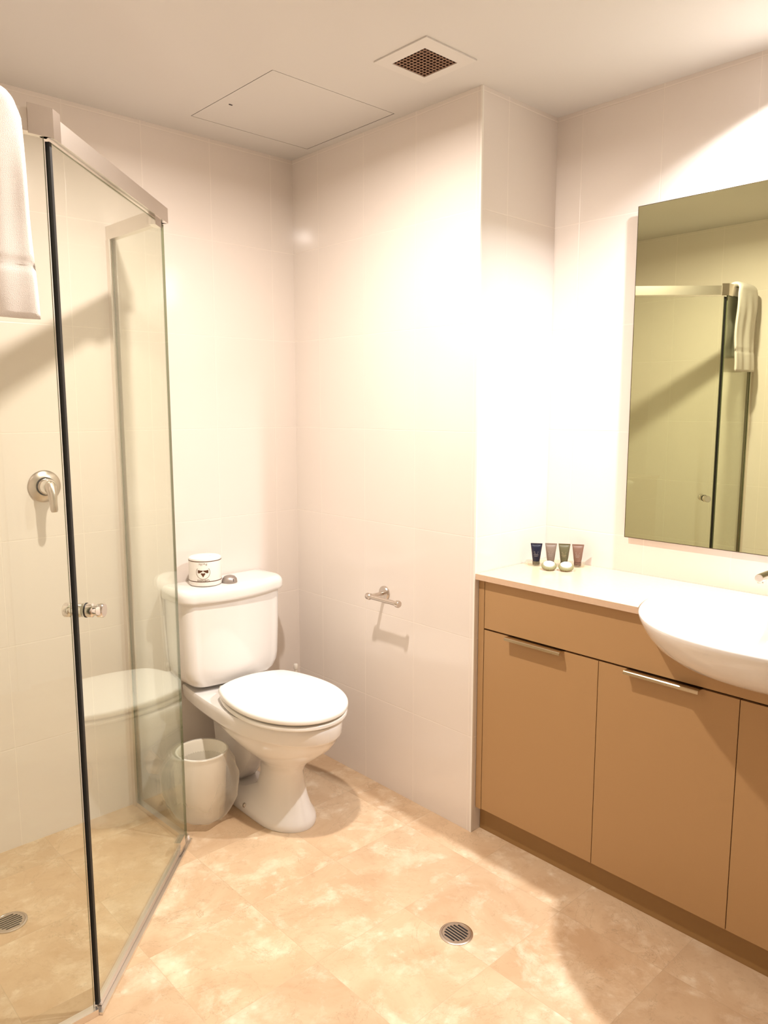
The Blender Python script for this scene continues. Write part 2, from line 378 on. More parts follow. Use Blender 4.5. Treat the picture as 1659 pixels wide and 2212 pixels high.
# ------------------------------------------------------------------ shower enclosure
A0 = Vector((-.757, 0)); E1 = Vector((-.741, -.351)); E2 = Vector((-1.262, -.871)); A2 = Vector((LX, -.873))
ZT0, ZT1 = 2.000, 2.044
ss = thing('shower_screen', 'frameless glass corner shower screen with aluminium rails and an angled door', 'shower screen', (-1.0, -.61, 0))
def glass(name, a, b, z0, z1, parent, th=.0055):
    bm = B(); obox(bm, a, b, z0, z1, th)
    bm.normal_update(); d = (b-a).normalized(); n = Vector((d.y, -d.x, 0))
    for f in bm.faces:
        if abs(f.normal.dot(n)) < .5: f.material_index = 1
    return obj(name, bm, [M['glass'], M['glass_edge']], parent)
glass('glass_panel', A0+Vector((0, -.02)), E1+Vector((.001, .012)), .016, ZT0+.01, ss)
glass('glass_panel', E2+Vector((-.0065, 0)), A2+Vector((.012, 0)), .016, ZT0+.01, ss)
dd = (E2-E1).normalized(); dn = Vector((-dd.y, dd.x)); 
if dn.dot(Vector((1, -1))) < 0: dn = -dn           # points into the room
door = glass('door', E1+dd*.006, E2-dd*.012, .022, ZT0-.006, ss)
bm = B(); obox(bm, E2-dd*.0118, E2-dd*.0020, .02, ZT0-.008, .0095); obj('door_seal', bm, M['black'], door)
bm = B(); obox(bm, E1+dd*.01, E2-dd*.014, .008, .024, .012); obj('bottom_sweep', bm, M['alu'], door)
def rail(a, b, z0, z1, wd, mat, nm, bev=.002):
    bm = B(); obox(bm, a, b, z0, z1, wd); bevel(bm, bev, 2); return obj(nm, bm, mat, ss)
rail(A0, E1+Vector((0, -.004)), ZT0, ZT1, .024, M['alu'], 'top_rail')
rail(E1-dd*.008, E2+dd*.004, ZT0, ZT1, .026, M['alu'], 'top_rail')
rail(E2+Vector((.004, 0)), A2, ZT0, ZT1, .024, M['alu'], 'top_rail')
# folded corner bracket on the near corner
bm = B(); obox(bm, E2+Vector((.010, -.014)), E2+Vector((-.040, -.014)), ZT0-.004, ZT1+.010, .003); obox(bm, E2+dn*.016-dd*.030, E2+dn*.016+dd*.004, ZT0-.004, ZT1+.010, .003)
obj('corner_bracket', bm, M['satin'], ss)
for nm, a, b in (('wall_channel', A0, A0+Vector((0, -.026))), ('wall_channel', A2+Vector((.026, 0)), A2)):
    bm = B(); d = (b-a).normalized(); n = Vector((d.y, -d.x))
    obox(bm, a+n*.0115, b+n*.0115, 0, ZT0, .004); obox(bm, a-n*.0115, b-n*.0115, 0, ZT0, .004); obox(bm, a, a+d*.004, 0, ZT0, .026) if nm and a == A0 else obox(bm, b-d*.004, b, 0, ZT0, .026)
    bevel(bm, .001, 1); obj(nm, bm, M['alu'], ss)
for a, b in ((A0, E1), (E2, A2)): rail(a, b, .0005, .017, .022, M['alu'], 'bottom_channel', .0015)
bm = B(); obox(bm, E1-dd*.006, E2+dd*.006, .0005, .007, .034); bevel(bm, .0015, 1); obj('threshold', bm, M['alu'], ss)
# pivots
for z0, z1 in ((ZT0-.026, ZT0+.004), (.010, .052)):
    bm = B(); p = E1+dd*.075
    obox(bm, p-dd*.026, p+dd*.026, z0, z1, .020); bevel(bm, .006, 3); obj('hinge', bm, M['chrome'], door, smooth=True)
# knob through the door glass
kp = Vector((-1.224, -.834, .986)); ax = Vector((dn.x, dn.y, 0))
prof = [(0, .0), (.016, .0), (.016, .004), (.0165, .006), (.0165, .016), (.0125, .019), (.0125, .026), (.0165, .029), (.0165, .041), (.015, .043), (0, .043)]
bm = B(); lathe(bm, [(r, t_+.004) for r, t_ in prof], kp, ax); lathe(bm, [(r, t_+.004) for r, t_ in prof], kp, -ax)
kn = obj('door_knob', bm, M['chrome'], door, smooth=True)
bm = B(); lathe(bm, [(.0172, .0035), (.0172, .006), (.0145, .006)], kp, ax, cap=False); obj('knob_washer', bm, M['black'], kn, smooth=True)

# ------------------------------------------------------------------ towel over the side rail
def cloth_panel():
    """a folded bath towel hanging over the side rail, long front outside the shower"""
    bm = B(); T = .020
    xs0, xs1 = -1.555, -1.322
    path = []
    yb, yf = -.873+.032, -.873-.030
    n1 = 22
    for i in range(n1+1): path.append((yb+.004*math.sin(i*.5), 1.70+(2.035-1.70)*i/n1))
    for i in range(1, 12):
        a = PI*i/12; path.append((-.872+.032*math.cos(a), 2.035+.030*math.sin(a)))
    n2 = 36
    for i in range(n2+1): path.append((yf-.004*math.sin(i*.23), 2.035-(2.035-1.632)*i/n2))
    NXs = 26; n = len(path)
    def shape(i, j, off):
        y, z = path[i]; s = j/NXs
        x = xs0+(xs1-xs0)*s
        p0 = path[max(i-1, 0)]; p1 = path[min(i+1, n-1)]; ty, tz = p1[0]-p0[0], p1[1]-p0[1]; l = math.hypot(ty, tz); ny, nz_ = tz/l, -ty/l
        front = i > n1+11
        fall = max(0, (2.03-z)/.4)
        wob = .006*math.sin(s*9+fall*2.2)+.004*math.sin(s*21+1+fall)
        edge = 1-abs(2*s-1)**8
        th = off*(T*.5*edge+.0015)+wob*min(1, fall*3)*(1 if front else -1)*-1*.7
        if front: x += (.012*fall if s > .5 else -.004*fall)*(abs(2*s-1))
        if not front and i <= n1: x -= .012*fall
        if front:
            g = abs(z-1.735)
            if g < .006: th -= off*.003
            z2 = z + (-.012*s*max(0, fall-.8)*5*.4)
        else: z2 = z+(.012*math.sin(s*5))*max(0, fall-.6)
        # the corners at the fold are soft
        if abs(z-2.05) < .04: x += (-.018 if s > .5 else .018)*(abs(2*s-1)**3)*(1-abs(z-2.065)/.05 if abs(z-2.065) < .05 else 0)
        return Vector((x, y+ny*th, z2+nz_*th))
    outer = [[bm.verts.new(shape(i, j, 1)) for j in range(NXs+1)] for i in range(n)]
    inner = [[bm.verts.new(shape(i, j, -1)) for j in range(NXs+1)] for i in range(n)]
    for i in range(n-1):
        for j in range(NXs):
            bm.faces.new((outer[i][j], outer[i][j+1], outer[i+1][j+1], outer[i+1][j]))
            bm.faces.new((inner[i][j+1], inner[i][j], inner[i+1][j], inner[i+1][j+1]))
        for j in (0, NXs): bm.faces.new((outer[i][j], outer[i+1][j], inner[i+1][j], inner[i][j]))
    for i in (0, n-1):
        for j in range(NXs): bm.faces.new((outer[i][j], outer[i][j+1], inner[i][j+1], inner[i][j]))
    return bm
tw = obj('towel', cloth_panel(), M['towel'], smooth='all'); tag(tw, 'white bath towel draped over the shower screen top rail', 'towel')

# ------------------------------------------------------------------ shower mixer
t = thing('shower_mixer', 'round chrome shower mixer with a lever handle on the tiled shower wall', 'shower mixer', (-1.015, 0, 1.196))
c0 = (-1.015, -.0004, 1.196)
bm = B(); lathe(bm, [(.052, 0), (.052, .003), (.048, .008), (.030, .013), (.028, .012)], c0, (0, -1, 0), n=56); obj('back_plate', bm, M['satin'], t, smooth=True)
bm = B(); lathe(bm, [(.0265, .008), (.0265, .03), (.024, .046), (.020, .053), (0, .056)], c0, (0, -1, 0), n=40); obj('valve_body', bm, M['chrome'], t, smooth=True)
bm = B(); tube(bm, [(-1.015, -.040, 1.200), (-1.0150, -.058, 1.196), (-1.0150, -.070, 1.176), (-1.0145, -.074, 1.15), (-1.014, -.076, 1.125), (-1.014, -.076, 1.118)], [.018, .0175, .0145, .0118, .0118, .009], 20); obj('lever', bm, M['satin'], t, smooth=True)
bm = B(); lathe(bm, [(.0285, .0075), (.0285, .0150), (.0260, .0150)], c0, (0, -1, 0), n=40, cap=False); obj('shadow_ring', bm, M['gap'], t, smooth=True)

# ------------------------------------------------------------------ floor drains
def drain(loc, label, ang, r=.0465):
    t = thing('floor_drain', label, 'floor drain', loc, 'floor drains')
    x, y, _ = loc
    bm = B(); lathe(bm, [(r, .0003), (r, .0022), (r-.003, .0036), (r-.006, .0036), (r-.007, .0026), (r-.0075, .0008)], (x, y, 0), n=56, cap=False); obj('rim', bm, M['satin'], t, smooth=True)
    bm = B(); lathe(bm, [(0, .0012), (r-.007, .0012)], (x, y, 0), n=48, cap=False); obj('sump', bm, M['hole'], t, recalc=False)
    # grate: disc with seven slots, built as strips
    bm = B(); R = Matrix.Translation((x, y, 0)) @ Matrix.Rotation(ang, 4, 'Z'); ri = r-.0072; zt0, zt1 = .0016, .0030
    ns = 7; pitch = .0093; sw = .0056
    ed = [-ri]
    for i in range(ns):
        c = (i-(ns-1)/2)*pitch; ed += [c-sw/2, c+sw/2]
    ed.append(ri)
    def hw(v, rr=ri): return math.sqrt(max(rr*rr-v*v, 0))
    for i in range(0, len(ed)-1):
        a, b = ed[i], ed[i+1]; solid = (i % 2 == 0); K = 6
        for kx in range(K):
            v0 = a+(b-a)*kx/K; v1 = a+(b-a)*(kx+1)/K
            segs = [(-1, 1, 0)] if solid else [(-1, -1, 1), (1, 1, 1)]
            if solid:
                poly = [(-hw(v0), v0), (hw(v0), v0), (hw(v1), v1), (-hw(v1), v1)]
                polys = [poly]
            else:
                slot = max(hw(max(abs(a), abs(b)))-.0065, .003)
                polys = [[(slot, v0), (hw(v0), v0), (hw(v1), v1), (slot, v1)], [(-hw(v0), v0), (-slot, v0), (-slot, v1), (-hw(v1), v1)]]
            for poly in polys:
                if min(abs(poly[0][0]-poly[1][0]), 1) < 1e-5 and abs(poly[2][0]-poly[3][0]) < 1e-5: continue
                lo = [bm.verts.new(R @ Vector((p[0], p[1], zt0))) for p in poly]; hi = [bm.verts.new(R @ Vector((p[0], p[1], zt1))) for p in poly]
                bm.faces.new(hi); bm.faces.new(lo[::-1])
                for q in range(4): bm.faces.new((lo[q], lo[(q+1) % 4], hi[(q+1) % 4], hi[q]))
    obj('grate', bm, M['satin'], t)
    return t
drain((-.418, -1.276, 0), 'round chrome slotted floor drain in the middle of the open floor', PI/2)
drain((-1.312, -.382, 0), 'round chrome slotted floor drain inside the shower', 0)

# ------------------------------------------------------------------ toilet
XC = -.405
def outline(yf, yb, W, a, Wb, z, n=30, p=2.0, xc=XC, back=0):
    L_, R_ = [], []
    for i in range(n+1):
        s = (1-math.cos(PI*i/n))/2
        if s < a: wd = W*(max(0, 1-(1-s/a)**p))**(1/p)
        else:
            q = (s-a)/(1-a); wd = W*math.sqrt(1-(1-(Wb/W)**2)*q**(2 if Wb/W > .6 else 3))
        if back and s > 1-back: wd *= math.sqrt(max(0.0, 1-((s-(1-back))/back)**2))*.999+.001
        y = yf+(yb-yf)*s
        L_.append((xc-wd, y, z)); R_.append((xc+wd, y, z))
    return L_ + R_[::-1]
tl = thing('toilet', 'white ceramic close-coupled toilet with its lid down in the back corner', 'toilet', (XC, -.33, 0))
bm = B()
lv = [  # z, yf, yb, W, a, Wb
    (.0005, -.575, -.100, .100, .30, .088), (.012, -.578, -.098, .102, .30, .090), (.028, -.575, -.105, .098, .30, .084), (.045, -.568, -.17, .087, .34, .068), (.065, -.560, -.27, .076, .40, .052), (.10, -.548, -.335, .065, .46, .042),
    (.15, -.534, -.355, .058, .48, .040), (.19, -.530, -.355, .058, .48, .040), (.215, -.541, -.345, .070, .49, .046), (.24, -.568, -.315, .094, .49, .060), (.275, -.620, -.25, .130, .49, .080), (.31, -.663, -.17, .155, .48, .100),
    (.335, -.683, -.10, .167, .48, .120), (.352, -.692, -.045, .174, .48, .136), (.357, -.700, -.020, .180, .48, .147), (.365, -.705, -.014, .183, .48, .152), (.395, -.706, -.012, .183, .48, .154), (.406, -.706, -.012, .183, .48, .155), (.412, -.702, -.014, .179, .48, .152)]
loft(bm, [outline(yf, yb, W, a, Wb, z) for z, yf, yb, W, a, Wb in lv])
obj('pan', bm, M['ceramic'], tl, smooth=True)
# shaped waste outlet at the back of the foot
bm = B(); loft(bm, [[(XC+hw_*sx_, y_, z_) for sx_, y_ in ((-1, -.06), (-1, yf_+.03), (-.8, yf_+.008), (-.4, yf_), (.4, yf_), (.8, yf_+.008), (1, yf_+.03), (1, -.06))] for z_, hw_, yf_ in ((.02, .070, -.16), (.10, .052, -.24), (.18, .050, -.30), (.26, .056, -.31), (.32, .075, -.29), (.36, .10, -.25))]); obj('trap', bm, M['ceramic'], tl, smooth=True)
# fixing screws on the foot
for sx in (-1, 1):
    bm = B(); lathe(bm, [(.008, 0), (.008, .004), (.004, .007), (0, .008)], (XC+sx*.094, -.33, .028), (sx*.9, 0, .42), n=16); obj('screw_cap', bm, M['satin'], tl, smooth=True)
def slab(yf, yb, W, a, Wb, z0, z1, r, p=2.0, dome=0):
    bm = B(); rings = []
    steps = 5
    for i in range(steps+1):
        q = PI/2*i/steps; ins = r*(1-math.sin(q)); zz = z0+r*(1-math.cos(q))*.6 if False else z0+ (r*.6)*(1-math.cos(q))
        rings.append((ins, zz))
    prof = [(ins, z) for ins, z in rings]
    prof += [(r*(1-math.cos(PI/2*i/steps)), z1-r+ r*math.sin(PI/2*i/steps)) for i in range(steps+1)]
    if dome:
        prof += [(r+.03, z1+dome*.5), (r+.08, z1+dome*.9)]
    RR = []
    for ins, z in prof:
        RR.append(outline(yf+ins, yb-ins, W-ins, a, Wb-ins*.6, z, p=p, back=.10))
    loft(bm, RR); return bm
obj('seat', slab(-.712, -.215, .184, .50, .113, .4180, .4320, .005, 2.05), M['seat'], tl, smooth=True)
obj('lid', slab(-.716, -.205, .187, .50, .113, .4390, .461, .010, 2.05, dome=.004), M['seat'], tl, smooth=True)
for sx in (-1, 1):
    bm = B(); lathe(bm, [(.012, 0), (.012, .05), (.010, .053), (0, .053)], (XC+sx*.075-.025, -.200, .430), (1, 0, 0), n=20); obj('lid_hinge', bm, M['seat'], tl, smooth=True)
# cistern
def dshape(hw, yback, yfr, bow, rc, z, xc=XC, n=14, m=10):
    """plan outline: flat back on the wall, bowed front, rounded corners"""
    pts = []
    # front run from left to right
    fl = []
    for i in range(2*n+1):
        s = -1+i/n; fl.append((xc+s*(hw-rc), yfr-bow*(1-s*s)))
    left = [(xc-hw+rc-rc*math.sin(PI/2*k/m)*1, yfr+rc-rc*math.cos(PI/2*k/m)) for k in range(m, 0, -1)]
    right = [(xc+hw-rc+rc*math.sin(PI/2*k/m), yfr+rc-rc*math.cos(PI/2*k/m)) for k in range(1, m+1)]
    pts = [(xc-hw, yback)] + left + fl + right + [(xc+hw, yback)]
    return [(x, y, z) for x, y in pts]
bm = B()
cl = [(.428, .150, -.145, .010), (.432, .166, -.150, .014), (.445, .182, -.155, .018), (.47, .196, -.157, .022), (.50, .201, -.158, .024), (.60, .205, -.160, .026), (.755, .208, -.162, .028)]
loft(bm, [dshape(hw, -.006, yf, bw, .045, z) for z, hw, yf, bw in cl])
cs = obj('cistern', bm, M['ceramic'], tl, smooth=True)
bm = B(); rings = []
LP = [(.012, .752), (.004, .7535), (.001, .758), (0, .764), (0, .778)] + [(.020*(1-math.cos(PI/2*i/6)), .778+.026*math.sin(PI/2*i/6)) for i in range(1, 7)] + [(.05, .8055), (.09, .806)]
for ins, z in LP: rings.append(dshape(.222-ins, -.004-ins*.3, -.176+ins, .030, .050, z))
loft(bm, rings); obj('cistern_lid', bm, M['ceramic'], tl, smooth=True)
bp_ = (-.420, -.140, .806)
bm = B(); lathe(bm, [(.0285, -.001), (.0285, .003), (.0265, .014), (.020, .022), (.010, .026), (0, .027)], bp_, n=40); fb = obj('flush_button', bm, M['button'], tl, smooth=True)
bm = B(); box(bm, (bp_[0]-.0006, bp_[1]-.0280, .809), (bp_[0]+.0006, bp_[1]-.0230, .822)); bm2 = bm; obj('button_split', bm2, M['gap'], fb)

# ------------------------------------------------------------------ wrapped toilet roll
RC = Vector((-.497, -.100, .8068)); RR_, RH = .059, .103
roll = thing('toilet_roll', 'white paper-wrapped toilet roll with brown emblem standing upside down on the cistern', 'toilet roll', RC)
bm = B(); lathe(bm, [(.020, .0005), (RR_-.004, .0005), (RR_-.001, .003), (RR_, .007), (RR_, RH-.007), (RR_-.001, RH-.003), (RR_-.005, RH), (.022, RH+.001), (.018, RH-.004), (.0, RH-.006)], RC, n=64); obj('wrapper', bm, M['paper'], roll, smooth=True)
tocam = math.atan2(CAMPOS.y-RC.y, CAMPOS.x-RC.x)
def on_roll(u, v, lift=.0004):
    """u metres along the wall of the roll to the viewer's right, v height above its base"""
    a = tocam + u/RR_*1.0
    # viewer's right is counter-clockwise when seen from outside
    return Vector((RC.x+(RR_+lift)*math.cos(a), RC.y+(RR_+lift)*math.sin(a), RC.z+v))
for v0 in (.017, .091):
    bm = B(); lathe(bm, [(RR_+.0002, v0), (RR_+.0005, v0+.0002), (RR_+.0005, v0+.0026), (RR_+.0002, v0+.0028)], RC, n=64, cap=False); obj('stripe', bm, M['brown'], roll, smooth=True)
uo = -.008
def strip_mesh(quads, mat, name):
    bm = B()
    for q in quads: bm.faces.new([bm.verts.new(on_roll(uo+u, v)) for u, v in q])
    bmesh.ops.remove_doubles(bm, verts=bm.verts, dist=1e-6)
    return obj(name, bm, mat, roll)
q = []; cv, cr = .053, .0255; n = 48
for i in range(n):
    a0 = PI*.80+ (1.40*PI)*i/n; a1 = PI*.80+(1.40*PI)*(i+1)/n
    q.append([(cr*math.cos(a0), cv+cr*math.sin(a0)), (cr*math.cos(a1), cv+cr*math.sin(a1)), ((cr-.0018)*math.cos(a1), cv+(cr-.0018)*math.sin(a1)), ((cr-.0018)*math.cos(a0), cv+(cr-.0018)*math.sin(a0))])
strip_mesh(q, M['grey_print'], 'emblem_ring')
q = []
for s in (-1, 1):
    for i in range(10):
        x0, x1 = .001+.018*i/10, .001+.018*(i+1)/10
        def yt(x): return cv+.0075+(.0016 if x > .008 else 0)*((x-.008)/.011)
        def yb_(x): return cv+.0052-.0075*min(1, x/.012)
        q.append([(s*x0, yt(x0)), (s*x1, yt(x1)), (s*x1, yb_(x1)), (s*x0, yb_(x0))])
for i in range(12):
    a0 = -1+2*i/12; a1 = -1+2*(i+1)/12
    def hb(a): return cv-.018+.013*abs(a)**.9
    def ht(a): return cv-.0015-.0035*abs(abs(a)-.45)*1.6
    q.append([(a0*.0085, ht(a0)), (a1*.0085, ht(a1)), (a1*.0085, min(hb(a1), ht(a1))), (a0*.0085, min(hb(a0), ht(a0)))])
strip_mesh(q, M['brown'], 'emblem')
def text_polys(s, size, bold=False):
    cu = bpy.data.curves.new('t', 'FONT'); cu.body = s; cu.size = size; cu.align_x = 'CENTER'; cu.resolution_u = 3
    if bold: cu.offset = size*.015
    o = bpy.data.objects.new('t', cu); C.objects.link(o); bpy.context.view_layer.update()
    me = bpy.data.meshes.new_from_object(o.evaluated_get(bpy.context.evaluated_depsgraph_get()))
    vs = [tuple(v.co) for v in me.vertices]; fs = [tuple(p.vertices) for p in me.polygons]
    bpy.data.objects.remove(o); bpy.data.curves.remove(cu); bpy.data.meshes.remove(me)
    return vs, fs
def mapped_text(s, size, fn, mat, name, parent, bold=False):
    vs, fs = text_polys(s, size, bold); bm = B(); bv = [bm.verts.new(fn(x, y)) for x, y, z in vs]
    for f in fs:
        try: bm.faces.new([bv[i] for i in f])
        except ValueError: pass
    return obj(name, bm, mat, parent, recalc=False)
mapped_text('Genesis', .0140, lambda x, y: on_roll(uo-x, .0265-y), M['grey_print'], 'lettering', roll, True)
mapped_text('Pacific', .0125, lambda x, y: on_roll(uo-x, .0870-y), M['grey_print'], 'lettering', roll)

# ------------------------------------------------------------------ toilet brush behind the pan
t = thing('toilet_brush', 'white toilet brush with a capped handle standing behind the toilet in the corner', 'toilet brush', (-.070, -.065, 0))
bm = B(); lathe(bm, [(.045, .0005), (.047, .01), (.040, .11), (.036, .12), (.012, .122)], (-.070, -.065, 0)); obj('holder', bm, M['white'], t, smooth=True)
bm = B(); lathe(bm, [(.006, .10), (.006, .365), (.0085, .367), (.0095, .372), (.0095, .384), (.007, .388), (0, .389)], (-.070, -.065, 0), n=24); obj('handle', bm, M['white'], t, smooth=True)

# ------------------------------------------------------------------ waste bin with liner
bc = Vector((-.612, -.238, 0))
t = thing('waste_bin', 'small cream round waste bin with a bag liner beside the toilet', 'waste bin', bc)
bm = B(); lathe(bm, [(0, .003), (.072, .0005), (.074, .004), (.087, .236), (.091, .240), (.091, .244), (.086, .244), (.083, .238), (.071, .010), (0, .010)], bc, n=56, cap=False); obj('bucket', bm, M['bin'], t, smooth=True)
bm = B(); nA = 72
bagp = [(.062, .014), (.070, .016), (.074, .06), (.080, .19), (.0845, .238), (.089, .2475), (.0935, .242), (.100, .225), (.118, .20), (.132, .165), (.137, .125), (.130, .085), (.112, .05), (.095, .022), (.084, .008), (.078, .003)]
rings = []
for k, (r, z) in enumerate(bagp):
    rr = []
    for i in range(nA):
        a = 2*PI*i/nA; q = Vector((math.cos(a)*1.6, math.sin(a)*1.6, z*6))
        amp = 0 if k < 7 else min(1, (k-6)/3)
        if k > 12: amp *= .5
        d = .016*noise.noise(q)+.009*noise.noise(q*2.3+Vector((3, 1, 0)))+.006*math.sin(a*7+z*30)*math.sin(z*25)
        bulge = 1+ (.05*math.cos(a-2.6)+.02*math.cos(2*(a+.6)))*amp
        R_ = r*bulge+d*amp
        x_ = bc.x+R_*math.cos(a)
        x_ = max(x_, -.728)
        rr.append((x_, bc.y+R_*math.sin(a), max(z+(.006*noise.noise(q*1.7)*amp if 7 < k < 14 else 0), .002)))
    rings.append(rr)
loft(bm, rings, cap=False)
obj('bag_liner', bm, M['bag'], t, smooth='all', recalc=False)

# ------------------------------------------------------------------ toilet paper holder
t = thing('toilet_roll_holder', 'small empty chrome toilet roll holder on the tiled wall', 'toilet roll holder', (0, -.536, .765))
c0 = (-.0004, -.536, .765)
bm = B(); lathe(bm, [(.0265, 0), (.0265, .005), (.0235, .0085), (.010, .0095), (0, .0095)], c0, (-1, 0, 0), n=40); obj('rosette', bm, M['satin'], t, smooth=True)
bm = B(); tube(bm, [(-.006, -.536, .765), (-.072, -.536, .765)], .0072, 24); obj('post', bm, M['satin'], t, smooth=True)
bm = B(); lathe(bm, [(0, -.012), (.0105, -.011), (.0120, -.008), (.0120, .006), (.0085, .010), (.0082, .012), (.0082, .140), (.0085, .145), (.0125, .147), (.0125, .157), (.011, .160), (0, .160)], (-.074, -.530, .764), (0, -1, 0), n=28); obj('bar', bm, M['satin'], t, smooth=True)

# ------------------------------------------------------------------ vanity
VY0_, VY1_ = DY-.001, -2.75
BCX, BCY = .20, -1.88
def rim_outline(sc, z, n=96, dx=0, fr=.400, bk=.15, ay=.365, ex=2.25):
    pts = []
    for i in range(n):
        a = 2*PI*i/n; c, s = math.cos(a), math.sin(a)
        ax_ = bk if c > 0 else fr
        x = ax_*math.copysign(abs(c)**(2/ex), c); y = ay*math.copysign(abs(s)**(2/ex), s)
        pts.append((BCX+dx+x*sc, BCY+y*sc, z))
    return pts
vt = thing('vanity_cabinet', 'tan laminate vanity cabinet with flat doors on a brown kickboard', 'vanity cabinet', (.2, -1.86, 0))
FX = .020
def bowl_cut():
    bm = B(); loft(bm, [rim_outline(s, z) for s, z in BOWL]); return bm
BOWL = [(.02, .7515), (.30, .7525), (.515, .762), (.675, .778), (.805, .800), (.893, .825), (.956, .855), (.988, .880), (1.003, .893), (1.005, .903), (1.005, .94)]
bm = B(); box(bm, (FX+.019, VY1_, .088), (NX-.002, VY0_-.001, .885)); body = obj('carcass', bm, M['gap'], vt); boolean_cut(body, bowl_cut())
bm = B(); box(bm, (.046, VY1_, .0005), (.062, VY0_-.001, .088)); obj('kickboard', bm, M['kick'], vt)
bm = B(); box(bm, (FX, VY0_-.024, .087), (FX+.018, VY0_-.001, .889)); bevel(bm, .0006, 1); obj('filler_strip', bm, M['laminate'], vt)
bm = B(); box(bm, (FX, VY1_, .7265), (FX+.018, VY0_-.0265, .889)); fp = obj('top_panel', bm, M['laminate'], vt); boolean_cut(fp, bowl_cut())
dys = [VY0_-.0265, -1.4235, -1.8255, -2.2275, -2.6295]
for i, (ya, yb_) in enumerate(zip(dys, dys[1:])):
    bm = B(); box(bm, (FX, yb_+.0012, .090), (FX+.018, ya-(.0012 if i else 0), .7205)); bevel(bm, .0007, 1)
    dr = obj('door', bm, M['laminate'], vt)
    if i == 0: h0, h1 = -1.098, -1.306
    else: h0, h1 = ya-.092, ya-.092-.213
    if i > 1: continue
    bm = B()
    poly = [(FX+.012, .7205), (FX+.012, .7225), (FX-.0235, .7225), (FX-.0255, .7205), (FX-.0255, .7130), (FX-.0235, .7130), (FX-.0235, .7205)]
    loft(bm, [[(x, h0, z) for x, z in poly], [(x, h1, z) for x, z in poly]])
    obj('handle', bm, M['brass'], dr)
bm = B(); box(bm, (FX, VY1_, .090), (FX+.018, dys[-1]-.0012, .7205)); obj('filler_strip', bm, M['laminate'], vt)

bm = B(); box(bm, (.002, VY1_, .8895), (NX-.001, VY0_-.0005, .9085)); ct = obj('countertop', bm, M['stone']); tag(ct, 'thin cream stone countertop running along the top of the vanity', 'countertop')
boolean_cut(ct, bowl_cut())

# basin
bs = thing('basin', 'white ceramic semi-recessed basin bulging out of the vanity front', 'basin', (BCX, BCY, .76))
bm = B()
outer = [(.28, .7565), (.50, .766), (.66, .782), (.79, .804), (.88, .829), (.945, .859), (.98, .884), (.995, .897), (1.0, .905), (.998, .909), (.988, .9125), (.972, .9125), (.958, .910)]
inner = [(.950, .903), (.935, .888), (.90, .865), (.83, .838), (.70, .815), (.5, .802), (.25, .796), (.07, .794)]
rings = [rim_outline(s, z) for s, z in outer]+[rim_outline(s, z) for s, z in inner]
loft(bm, rings); obj('bowl', bm, M['ceramic'], bs, smooth=True)
bm = B(); lathe(bm, [(.030, .0), (.030, .003), (.024, .005), (.022, .002), (0, .001)], (BCX-.04, BCY, .7955), n=36); obj('waste', bm, M['chrome'], bs, smooth=True)
bm = B(); lathe(bm, [(.015, 0), (.015, .003), (.010, .004), (.009, .001), (0, .001)], (.326, BCY, .868), (-1, 0, .3), n=28); obj('overflow_ring', bm, M['chrome'], bs, smooth=True)

# wall spout
t = thing('basin_tap', 'round chrome wall spout reaching over the basin', 'tap', (NX, -1.783, .997))
bm = B(); lathe(bm, [(.027, 0), (.027, .004), (.024, .006)], (NX-.0005, -1.783, .997), (-1, 0, 0), n=36); obj('flange', bm, M['chrome'], t, smooth=True)
bm = B(); lathe(bm, [(.0115, .004), (.0115, .188), (.0108, .190), (0, .190)], (NX, -1.783, .997), (-1, 0, 0), n=36); obj('spout', bm, M['chrome'], t, smooth=True)
bm = B(); lathe(bm, [(0, .1902), (.0092, .1902)], (NX, -1.783, .997), (-1, 0, 0), n=32, cap=False); obj('end_cap', bm, M['satin'], t)
bm = B(); lathe(bm, [(.0075, .0), (.0075, .004), (.005, .005), (0, .004)], (NX-.178, -1.783, .9862), (0, 0, -1), n=24); obj('aerator', bm, M['satin'], t, smooth=True)
t = thing('tap_mixer', 'round chrome tap handle on the mirror wall right of the spout', 'tap', (NX, -1.99, .985))
bm = B(); lathe(bm, [(.027, 0), (.027, .005), (.020, .008), (.020, .04), (.018, .043), (0, .044)], (NX-.0005, -1.99, .985), (-1, 0, 0), n=36); obj('body', bm, M['chrome'], t, smooth=True)
bm = B(); tube(bm, [(NX-.034, -1.99, .99), (NX-.05, -1.99, 1.01)], .004, 12); obj('lever', bm, M['chrome'], t, smooth=True)

# mirror
mr = thing('mirror', 'large frameless wall mirror above the vanity countertop', 'mirror', (NX, -1.9, 1.03))
MX0 = NX-.0195; ym0, ym1, zm0, zm1 = -1.290, -2.60, 1.0275, 2.0645
bm = B(); box(bm, (MX0, ym1, zm0), (MX0+.0045, ym0, zm1)); bm.normal_update()
for f in bm.faces:
    if f.normal.x > -.5: f.material_index = 1
obj('mirror_glass', bm, [M['mirror'], M['mirror_edge']], mr)
bm = B(); q = .0016
for lo, hi in (((MX0-.0006, ym0-q, zm0), (MX0, ym0, zm1)), ((MX0-.0006, ym1, zm0), (MX0, ym1+q, zm1)), ((MX0-.0006, ym1+q, zm0), (MX0, ym0-q, zm0+q*1.3)), ((MX0-.0006, ym1+q, zm1-q), (MX0, ym0-q, zm1))): box(bm, lo, hi)
obj('edge_line', bm, M['mirror_edge'], mr)
bm = B(); box(bm, (MX0+.005, ym1+.012, zm0+.012), (NX-.0005, ym0-.012, zm1-.012)); obj('backing_board', bm, M['paint'], mr)

